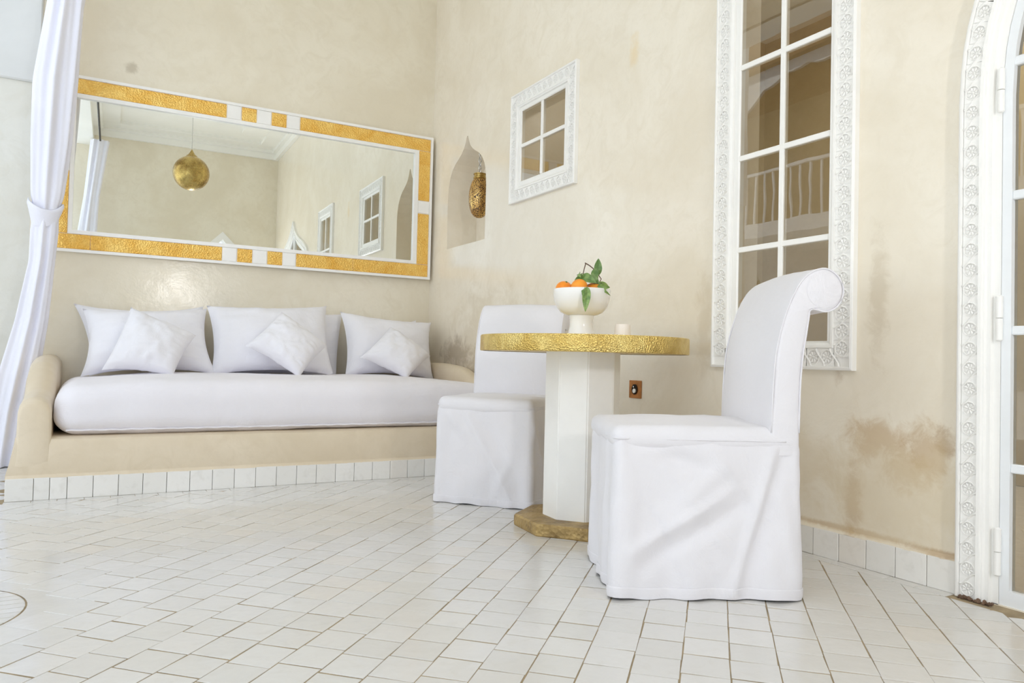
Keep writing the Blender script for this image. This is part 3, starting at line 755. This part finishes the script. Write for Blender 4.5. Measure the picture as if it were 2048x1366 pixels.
# ------------------------------------------------------------------ curtains
def curtain(y, sy, label):
    c = thing('curtain', label, 'curtain', (0, y, 0), 0, 'curtains of the open side')
    cx = [(0, -2.595), (.3, -2.565), (.52, -2.53), (.8, -2.482), (1.13, -2.444), (1.46, -2.431), (1.8, -2.42), (2.14, -2.41), (2.6, -2.374), (3.34, -2.30)]
    hw = [(0, .078), (.52, .088), (.8, .074), (1.13, .060), (1.30, .066), (1.42, .060), (1.5, .078), (1.8, .094), (2.14, .102), (2.6, .084), (3.34, .10)]
    dp = [(0, .06), (.8, .055), (1.2, .05), (1.42, .045), (1.6, .055), (2.4, .055), (3.34, .05)]
    bm = bmesh.new(); nq = 96
    def f(u, v):
        z = .006 + 3.334 * v; a = 2 * PI * u
        h, d = interp(hw, z), interp(dp, z); x0 = interp(cx, z)
        tie = math.exp(-((z - 1.40) / .22) ** 2)
        fold = .24 * math.sin(7 * a + .7 * math.sin(z * 1.3)) + .13 * math.sin(12 * a + 1.1 + z * .6) + .07 * N(math.cos(a) * 2, math.sin(a) * 2, z * 1.2)
        k = 1 + fold * (1 - .55 * tie)
        return Vector((x0 + h * math.cos(a) * (1 + .35 * (k - 1)), sy * (d * math.sin(a) * k * 1.2), z))
    grid(bm, f, nq, 90, True); bmesh.ops.recalc_face_normals(bm, faces=bm.faces)
    obj('drape', bm, M['curtain'], c, 179)
    bm = bmesh.new()
    def tb(u, v):
        a = 2 * PI * u; fr = max(0, -math.sin(a))
        zt_ = 1.462 - .040 * fr - .010 * math.cos(a) + .010 * math.sin(2 * a + 1); zb_ = 1.350 - .030 * fr + .012 * math.cos(a)
        z = zb_ + (zt_ - zb_) * v; r = .064 + .032 * v ** 1.1 - .012 * max(0, v - .8) / .2; lip = .008 * math.sin(3 * a + 1) * v
        return Vector((-2.435 + (r + lip) * math.cos(a) * 1.0 - .006 * v, sy * (-.004 + (r + lip) * math.sin(a) * .80), z + .005 * N(math.cos(a) * 2, math.sin(a) * 2, v * 3)))
    V = grid(bm, tb, 48, 10, True)
    def tb2(u, v):
        p = tb(u, 1 - v * .55); q = Vector((-2.437, 0, p.z)); return q + (p - q) * .93 if v > 0 else p
    V2 = grid(bm, tb2, 48, 5, True); bmesh.ops.remove_doubles(bm, verts=bm.verts, dist=.0004); bmesh.ops.recalc_face_normals(bm, faces=bm.faces)
    obj('tieback', bm, M['curtain'], c, 179)
curtain(-.25, 1, 'long white curtain tied back beside the mirror at the open side')
curtain(-5.86, -1, 'long white curtain tied back at far end of open side, reflected in the mirror')
rd = thing('curtain_rod', 'dark curtain rod with round finial under the ceiling, glimpsed in the mirror', 'curtain rod', (-2.30, 0, 3.325))
bm = bmesh.new(); tube(bm, [(0, -.06, 0), (0, -6.02, 0)], .011, 10); obj('rod', bm, M['iron'], rd, 60)
bm = bmesh.new(); lathe(bm, [(0, -.024), (.014, -.02), (.023, -.008), (.023, .008), (.014, .02), (0, .024)], 14, (0, -6.03, 0)); obj('finial', bm, M['iron'], rd, 179)
for yq in (-.5, -5.75):
    bm = bmesh.new(); tube(bm, [(0, yq, 0), (0, yq, .04)], .008, 8); obj('bracket', bm, M['iron'], rd, 60)

# ------------------------------------------------------------------ lanterns
pe = thing('pendant_lantern', 'round brass ceiling lantern hanging from a thin rod, seen in the mirror', 'lantern', (-1.357, -4.0, 2.465))
R_ = .193
bm = bmesh.new(); lathe(bm, [(0, 0)] + [(R_ * math.sin(a), R_ - R_ * math.cos(a)) for a in [PI * i / 28 for i in range(1, 26)]] + [(.05, .384)], 56, caps=False); obj('globe', bm, M['brass'], pe, 179)
bm = bmesh.new(); lathe(bm, [(.062, .372), (.058, .388), (.040, .400), (.024, .425), (.010, .448), (.006, .46)], 24); obj('cap', bm, M['brass'], pe, 50)
bm = bmesh.new(); tube(bm, [(0, 0, .455), (0, 0, 1.195)], .0035, 8); obj('hanging_rod', bm, M['silver'], pe, 60)

ln = thing('niche_lantern', 'small pierced brass lantern hanging on a silver chain inside the pointed wall niche', 'lantern', (.10, -.590, 1.613))
pf = [(0, 0), (.018, .002), (.036, .012), (.052, .032), (.064, .062), (.0715, .10), (.0735, .14), (.071, .18), (.0645, .215), (.055, .243), (.045, .262), (.040, .270)]
bm = bmesh.new(); lathe(bm, pf, 36, caps=False); obj('body', bm, M['pierced'], ln, 179)
bm = bmesh.new(); lathe(bm, [(.040, .268), (.045, .272), (.045, .279), (.040, .283), (.040, .296), (.044, .298), (.044, .305), (.03, .307), (0, .308)], 28, caps=False); obj('collar', bm, M['brass'], ln, 40)
zc = .312; k = 0
while zc < .500:
    bm = bmesh.new(); pts = []
    for i in range(15):
        a = 2 * PI * i / 14; q = (math.cos(a) * .0095, 0, math.sin(a) * .0165)
        pts.append(Vector((q[0], 0, q[2])) if k % 2 else Vector((0, q[0], q[2])))
    tube(bm, pts, .0034, 6); obj('chain_link', bm, M['silver'], ln, 179, (.004 * N(k, 2), .004 * N(k, 5), zc + .012)); zc += .0245; k += 1
bm = bmesh.new(); tube(bm, [(0, 0, zc), (0, 0, zc + .02), (0, .012, zc + .03)], .004, 8); obj('hook', bm, M['silver'], ln, 60)

# ------------------------------------------------------------------ round table and what stands on it
TX, TY = -.512, -2.730
ta = thing('round_table', 'round table with hammered brass rim, white octagonal pedestal and brass foot', 'table', (TX, TY, 0))
n = 96
bm = bmesh.new(); lathe(bm, [(0, .683), (.399, .683), (.399, .7405), (0, .7405)], n, caps=False); obj('tabletop', bm, M['gold_rim'], ta, 30)
bm = bmesh.new()
def rim(u, v):
    a = 2 * PI * u; prof = [(.399, .681), (.404, .681), (.4065, .684), (.4065, .738), (.404, .742), (.392, .742), (.388, .7408)]
    r, z = prof[round(v * 6)]; r += .0012 * N(math.cos(a) * 9, math.sin(a) * 9, z * 30)
    return Vector((r * math.cos(a), r * math.sin(a), z))
grid(bm, rim, 160, 6, True); bmesh.ops.recalc_face_normals(bm, faces=bm.faces); obj('rim_band', bm, M['gold_rim'], ta, 40)
oc = math.radians(17.5)
bm = bmesh.new(); lathe(bm, [(.1475, .046), (.1475, .683)], 8, rot=oc); bmesh.ops.bevel(bm, geom=[e for e in bm.edges if abs(e.verts[0].co.z - e.verts[1].co.z) > .3], offset=.004, segments=2, affect='EDGES'); obj('pedestal', bm, M['white'], ta)
bm = bmesh.new(); lathe(bm, [(.255, 0.001), (.258, .006), (.258, .040), (.252, .047), (.10, .048)], 8, rot=oc - .02); obj('foot_plate', bm, M['brass_old'], ta)

BX, BY, BZ = -.503, -2.698, .743
bo = thing('fruit_bowl', 'white porcelain footed bowl of oranges on the brass-rimmed table', 'bowl', (BX, BY, BZ))
bm = bmesh.new(); lathe(bm, [(.110, .1885), (.113, .190), (.1145, .187), (.1135, .165), (.109, .142), (.099, .117), (.084, .099), (.064, .089), (.050, .0865), (.040, .092), (0, .094)][::-1] + [], 56, caps=False)
lathe(bm, [(0, .0985), (.06, .101), (.082, .110), (.096, .126), (.106, .15), (.110, .1885)], 56, caps=False); bmesh.ops.remove_doubles(bm, verts=bm.verts, dist=.0003); bmesh.ops.recalc_face_normals(bm, faces=bm.faces); obj('bowl_body', bm, M['porcelain'], bo, 60)
bm = bmesh.new(); lathe(bm, [(0, .0), (.057, 0), (.0575, .004), (.051, .020), (.0465, .042), (.046, .066), (.049, .082), (.049, .090)], 48, caps=False); obj('foot', bm, M['porcelain'], bo, 60)
ORG = [((-.572, -2.673, .932), 'orange at the near left edge of the bowl, away from the leaves'), ((-.546, -2.741, .935), 'orange at the front of the bowl with a leaf over it'), ((-.478, -2.747, .927), 'orange at the front of the bowl just behind the hanging leaf'),
       ((-.446, -2.675, .926), 'orange under the leaves at the window side of the bowl'), ((-.506, -2.634, .926), 'orange at the back of the bowl towards the corner chair'), ((-.505, -2.695, .880), 'orange lowest in the white bowl, under the others')]
for i, (p, lb) in enumerate(ORG):
    bm = bmesh.new(); bmesh.ops.create_uvsphere(bm, u_segments=28, v_segments=18, radius=.0345)
    for v in bm.verts:
        d = v.co.normalized(); v.co = Vector((v.co.x, v.co.y, v.co.z * .94)) * (1 - .05 * math.exp(-((1 - d.z) / .02)) + .008 * N(d.x * 2 + i, d.y * 2, d.z * 2))
    o = obj('orange', bm, M['orange'], None, 179, p); o.rotation_euler = (i * 1.1 + .5, .6 * i, i * 2.); tag(o, lb, 'orange', 'oranges in the white bowl')
    bm = bmesh.new(); lathe(bm, [(0, .0305), (.004, .031), (.0045, .033), (.002, .0345), (0, .0345)], 8, caps=False); obj('stem_button', bm, M['leaf'], o, 60)
sp = thing('orange_sprig', 'leafy orange twig with green leaves lying on the oranges and hanging over the bowl', 'twig', (-.50, -2.72, .96))
O0 = Vector((-.50, -2.72, .96))
def twig(pts, r0, r1):
    bm = bmesh.new(); P = [Vector(p) - O0 for p in pts]; tube(bm, P, [r0 + (r1 - r0) * i / (len(P) - 1) for i in range(len(P))], 7); obj('twig', bm, M['stem'], sp, 60)
twig([(-.5037, -2.6975, .965), (-.5004, -2.6998, .9974), (-.4971, -2.7021, 1.0173), (-.4926, -2.7053, 1.0385)], .0018, .0022)
twig([(-.4955, -2.7033, 1.041), (-.4806, -2.7137, 1.0307), (-.4697, -2.7213, 1.0203), (-.4588, -2.729, 1.006), (-.4545, -2.742, .9906), (-.4531, -2.7574, .9751), (-.4641, -2.7619, .9609), (-.50, -2.775, .951)], .0024, .0016)
twig([(-.4641, -2.7619, .9609), (-.50, -2.775, .952), (-.538, -2.788, .945), (-.5515, -2.8008, .9345)], .0016, .0012)
twig([(-.4641, -2.7619, .9609), (-.467, -2.778, .957), (-.4675, -2.7839, .9564)], .0014, .001)
def leaf(base, tip, wd, curl=.15, turn=0.0, col=None):
    base, tip = Vector(base), Vector(tip); L = tip - base; vn = (CAM - base).normalized(); side = L.cross(vn).normalized(); nr = side.cross(L).normalized()
    if nr.dot(vn) < 0: nr = -nr
    if turn: Rm = Matrix.Rotation(turn, 3, L.normalized()); side = Rm @ side; nr = Rm @ nr
    bm = bmesh.new(); ln_ = L.length
    def f(u, v):
        t = u; s = 2 * v - 1; wv = wd / 2 * (math.sin(PI * min(1, t ** .8)) ** .75 if 0 < t < 1 else .03) * (1 - .25 * t)
        return base - O0 + L * t + side * (s * wv) + nr * (curl * ln_ * math.sin(PI * t) * .5 + abs(s) * wv * .30 + .0012 * math.sin(t * 22) * abs(s))
    grid(bm, f, 12, 6); bmesh.ops.recalc_face_normals(bm, faces=bm.faces)
    o = obj('leaf', bm, M['leaf'], sp, 179); bmv = bmesh.new(); tube(bmv, [f(i / 10 * .97, .5) + nr * .0006 for i in range(11)], .0006, 5); obj('midrib', bmv, M['leaf'], o, 179)
leaf((-.459, -2.741, .9878), (-.4516, -2.734, 1.0594), .036); leaf((-.474, -2.7428, 1.0153), (-.4808, -2.7685, .9587), .036, .2, .3)
leaf((-.5213, -2.7096, .9813), (-.4967, -2.7879, .9527), .046, .25, -.4); leaf((-.5515, -2.8008, .9345), (-.5719, -2.8209, .8355), .036, .1)
leaf((-.558, -2.7913, .9335), (-.5744, -2.8143, .8879), .020, .1, .6); leaf((-.4988, -2.7926, .9408), (-.4486, -2.8094, .9381), .024, .3)
leaf((-.4675, -2.7839, .9564), (-.4513, -2.8197, .9048), .016, .5, .5); leaf((-.5401, -2.6964, .9622), (-.5026, -2.6983, 1.0), .014, .2)
leaf((-.5025, -2.6984, .9921), (-.4789, -2.7149, .993), .016, .3)
leaf((-.500, -2.735, .985), (-.470, -2.772, .950), .034, .3, -.3); leaf((-.474, -2.765, .958), (-.430, -2.775, .945), .026, .35); leaf((-.512, -2.712, .975), (-.552, -2.735, .958), .022, .3)
leaf((-.515, -2.70, .995), (-.538, -2.742, .975), .020, .4, .5)

cu = thing('cup', 'small plain white tapered cup on the table beside the fruit bowl', 'cup', (-.372, -2.795, .743))
bm = bmesh.new(); lathe(bm, [(0, .001), (.033, .0), (.034, .003), (.0295, .052), (.0285, .0545), (.0265, .0545), (.0265, .048), (0, .047)], 36, caps=False); obj('cup_body', bm, M['candle'], cu, 50)
bm = bmesh.new(); lathe(bm, [(.0345, .002), (.0355, .004), (.0345, .007)], 36, caps=False); obj('base_ring', bm, M['candle'], cu, 50)

# ------------------------------------------------------------------ slipcovered chairs
def chair(label, loc, yaxis, seed, near_folds):
    W, D = .445, .511
    rz = math.atan2(-yaxis[0], yaxis[1])
    ch = thing('dining_chair', label, 'chair', loc, rz, 'slipcovered dining chairs')
    # skirt ------------------------------------------------
    r = .022; loop = []
    def corner(cx, cy, a0):
        for i in range(6): a = a0 + PI / 2 * i / 5; loop.append((Vector((cx + r * math.cos(a), cy + r * math.sin(a))), Vector((math.cos(a), math.sin(a)))))
    def edge(p, q, nrm, k):
        for i in range(1, k): loop.append((Vector(p) + (Vector(q) - Vector(p)) * i / k, Vector(nrm)))
    edge((0, D - r), (0, r), (-1, 0), 40); corner(r, r, PI); edge((r, 0), (W - r, 0), (0, -1), 34); corner(W - r, r, 1.5 * PI)
    edge((W, r), (W, D - r), (1, 0), 40); corner(W - r, D - r, 0); edge((W - r, D), (r, D), (0, 1), 34); corner(r, D - r, PI / 2)
    m = len(loop); ZT = .437
    def seg(p, a, b):
        a, b = Vector(a), Vector(b); t = max(0, min(1, (p - a).dot(b - a) / (b - a).length_squared)); return (p - (a + (b - a) * t)).length, t
    def skirt(i, v, off=0):
        p, nr = loop[i % m]; z = .004 + (ZT - .004) * v; low = 1 - v; o = off
        s = i / m * 2 * PI
        o += low * (.0075 * math.sin(s * 9 + seed) + .005 * math.sin(s * 17 + 2 * seed + z * 5)) * (.35 + .65 * low)
        o += .007 * N(p.x * 6 + seed, p.y * 6, z * 5) * (.3 + low) + .003 * N(p.x * 16, p.y * 16 + seed, z * 14)
        o += .010 * low
        cnr = 1 - min(1, min((p - Vector(c)).length for c in ((0, 0), (W, 0), (W, D), (0, D))) / .07); o += .006 * cnr * low
        face = 0 if nr.x < -.7 else (3 if nr.y > .7 else -1)
        for (fc, a, b, wd, am) in near_folds:
            if fc == face:
                q = Vector((p.y if face == 0 else p.x, z)); dd, t = seg(q, a, b); o += 1.1 * am * math.exp(-(dd / wd) ** 2) * (.35 + .65 * math.sin(PI * min(1, max(0, t * .9 + .05))))
        top = sstep(.93, 1, v); o -= .004 * top
        zz = z + (.006 * N(p.x * 5 + seed, p.y * 5) * low ** 3 + .004 * max(0, math.sin(s * 9 + seed)) * low ** 6)
        zz = max(.003, zz)
        if face == 3 or (nr.y > .2): o += .016 * v * max(0, nr.y)
        return Vector((p.x + nr.x * o, p.y + nr.y * o, zz))
    bm = bmesh.new(); nv = 44
    V = [[bm.verts.new(skirt(i, j / nv)) for j in range(nv + 1)] for i in range(m)]
    for i in range(m):
        for j in range(nv): bm.faces.new((V[i][j], V[(i + 1) % m][j], V[(i + 1) % m][j + 1], V[i][j + 1]))
    bmesh.ops.recalc_face_normals(bm, faces=bm.faces)
    sk = obj('skirt', bm, M['cotton'], ch, 179)
    bm = bmesh.new(); hv = [0, .02, .062, .068, .072]; ho = [.0015, .0032, .0032, .0028, .0005]
    H = [[bm.verts.new(skirt(i, h, o)) for h, o in zip(hv, ho)] for i in range(m)]
    for i in range(m):
        for j in range(4): bm.faces.new((H[i][j], H[(i + 1) % m][j], H[(i + 1) % m][j + 1], H[i][j + 1]))
    bmesh.ops.recalc_face_normals(bm, faces=bm.faces); obj('hem', bm, M['cotton'], sk, 179)
    # seat --------------------------------------------------
    def sj(p, d):
        cx, cy = (p.x / W - .5) * 2, (p.y / D - .5) * 2
        q = Vector(p) + d * (.004 * N(p.x * 9 + seed, p.y * 9, p.z * 9) + .002 * N(p.x * 24, p.y * 24 + seed, 3))
        q.z += max(0, d.z) * (.010 * max(0, 1 - cx * cx) * max(0, 1 - cy * cy) + .004 * N(p.x * 7, p.y * 7, seed)); return q
    obj('seat', rounded_box(bmesh.new(), -.001, W + .001, .0, D + .020, .405, .474, .032, 7, (16, 18, 1), sj), M['cotton'], ch, 179)
    bm = bmesh.new(); pts = [skirt(i % m, 1.0, .004) + Vector((0, 0, .002)) for i in range(79, m + 38)]; tube(bm, pts, .0026, 5); obj('seat_seam', bm, M['cotton'], ch, 179)
    # scrolled back -----------------------------------------
    pr = [(.088, .40), (.087, .50), (.084, .60), (.078, .68), (.066, .745), (.050, .80), (.028, .855), (.002, .896), (-.028, .919), (-.060, .926), (-.088, .914), (-.107, .890), (-.114, .862), (-.107, .832), (-.088, .810), (-.062, .801), (-.038, .806), (-.021, .806), (-.017, .785), (-.010, .735), (-.002, .68), (.004, .60), (.006, .50), (.006, .40)]
    # smooth by Catmull-Rom
    P = [Vector(q) for q in pr]; sm = []
    for i in range(len(P) - 1):
        p0, p1, p2, p3 = P[max(i - 1, 0)], P[i], P[i + 1], P[min(i + 2, len(P) - 1)]
        for k in range(3):
            t_ = k / 3; sm.append(.5 * ((2 * p1) + (p2 - p0) * t_ + (2 * p0 - 5 * p1 + 4 * p2 - p3) * t_ ** 2 + (3 * p1 - p0 - 3 * p2 + p3) * t_ ** 3))
    sm.append(P[-1]); k = len(sm)
    nrm = []
    for i in range(k):
        t_ = (sm[min(i + 1, k - 1)] - sm[max(i - 1, 0)]).normalized(); nrm.append(Vector((t_.y, -t_.x)))
    st = [(0, .012), (.002, .006), (.006, .002), (.014, 0)] + [(.014 + (W - .028) * i / 14, 0) for i in range(1, 14)] + [(W - .014, 0), (W - .006, .002), (W - .002, .006), (W, .012)]
    bm = bmesh.new(); R2 = []
    for x, ins in st:
        u = x / W; bow = .008 * math.sin(PI * u); ring = []
        for i, (q, nn_) in enumerate(zip(sm, nrm)):
            front = 1 if i < k * .36 else 0
            o = -ins + bow * front + .0035 * N(x * 7 + seed, q.y * 7, q.x * 9) + .0016 * N(x * 22 + seed, q.y * 20)
            qq = q + nn_ * o; flare = 1 + .0 * u
            wav = .012 * sstep(.60, .42, q.y) if False else 0
            ring.append(bm.verts.new((x + (.004 * N(q.y * 8, seed) if ins else 0), qq.x + wav, qq.y)))
        R2.append(ring)
    for a, b in zip(R2, R2[1:]): strip_loop(bm, a, b)
    tri = tessellate_polygon([[Vector((q.x, q.y, 0)) for q in sm]])
    for ring in (R2[0], R2[-1]):
        for t3 in tri:
            try: bm.faces.new([ring[i] for i in t3])
            except ValueError: pass
    bmesh.ops.recalc_face_normals(bm, faces=bm.faces); bk = obj('backrest', bm, M['cotton'], ch, 60)
    for x in (.004, W - .004):
        bm = bmesh.new(); pts = [Vector((x, (q - nn_ * .002).x, (q - nn_ * .002).y)) for q, nn_ in zip(sm, nrm)][2:-2]; tube(bm, pts, .0026, 6); obj('back_seam', bm, M['cotton'], bk, 179)
    # radial gathers on the two scroll ends
    for x, sg in ((0, -1), (W, 1)):
        bm = bmesh.new(); c0 = Vector((-.056, .862)); ctr = bm.verts.new((x + sg * .006, c0.x, c0.y)); rg = []
        for i in range(36):
            a = 2 * PI * i / 36; rr = .050; rg.append(bm.verts.new((x + sg * (.004 + .0010 * math.sin(7 * a + seed + math.sin(a))), c0.x + rr * .62 * math.cos(a), c0.y + rr * .62 * math.sin(a))))
        r3 = [bm.verts.new((x + sg * .0002, c0.x + .049 * math.cos(2 * PI * i / 36), c0.y + .049 * math.sin(2 * PI * i / 36))) for i in range(36)]
        for i in range(36): bm.faces.new((ctr, rg[i], rg[(i + 1) % 36]))
        strip_loop(bm, rg, r3); bmesh.ops.recalc_face_normals(bm, faces=bm.faces); obj('scroll_end', bm, M['cotton'], bk, 179)
    return ch
chair('white slipcovered dining chair with a scrolled back, nearest the camera', (-.481, -3.743, 0), (-.884026, .467438), 2.3, [
    (0, (.46, .43), (.28, .36), .022, -.016), (0, (.36, .40), (.44, .405), .014, .010), (0, (.47, .13), (.20, .30), .016, .012), (0, (.44, .09), (.15, .27), .020, -.012),
    (0, (.30, .02), (.40, .25), .008, .006), (0, (.38, .36), (.18, .10), .007, .005), (0, (.26, .42), (.10, .22), .009, .006), (0, (.46, .30), (.33, .10), .008, -.005), (0, (.10, .16), (.04, .38), .007, .005), (0, (.19, .02), (.075, .42), .012, .013), (0, (.155, .02), (.05, .40), .022, -.012), (0, (.40, .20), (.22, .36), .03, .009), (0, (.06, .30), (.02, .05), .02, .008), (0, (.49, .42), (.47, .05), .02, .006),
    (3, (.10, .42), (.14, .02), .02, .010), (3, (.30, .42), (.26, .02), .022, -.008), (3, (.37, .4), (.38, .05), .02, .009)])
chair('white slipcovered dining chair with a scrolled back between the bench and the table', (-.148, -2.049, 0), (-.744438, -.667692), 5.1, [
    (3, (.08, .03), (.30, .40), .018, .012), (3, (.05, .10), (.24, .40), .026, -.010), (3, (.40, .42), (.30, .30), .02, .009), (3, (.18, .02), (.10, .2), .02, .008), (3, (.44, .4), (.40, .05), .03, .008),
    (0, (.5, .35), (.30, .02), .02, .012), (0, (.45, .40), (.2, .05), .025, -.012)])

# ------------------------------------------------------------------ wall socket
so = thing('wall_socket', 'copper wall socket plate with an old porcelain socket on the wall under the table height', 'socket', (0, -2.430, .5235))
bm = bmesh.new(); box(bm, -.006, .0, -.043, .043, -.041, .041, bev=.002); obj('plate', bm, M['copper'], so)
def disc(name, prof, mat, cy=0, cz=0, sx=1, sz=1):
    bm = bmesh.new(); lathe(bm, prof, 24, caps=False)
    for v in bm.verts: v.co = Vector((-.006 - v.co.z, cy + v.co.x * sx, cz + v.co.y * sz))
    bmesh.ops.recalc_face_normals(bm, faces=bm.faces); return obj(name, bm, mat, so, 50)
disc('socket_ring', [(.019, 0), (.019, .004), (.016, .005), (.015, .002), (0, .002)], M['iron'], 0, 0, 1, 1.25)
disc('socket_insert', [(.0105, .001), (.0105, .006), (.008, .008), (0, .008)], M['porcelain'], 0, -.007)
disc('socket_pin', [(.004, .001), (.004, .009), (0, .010)], M['silver'], 0, .012)
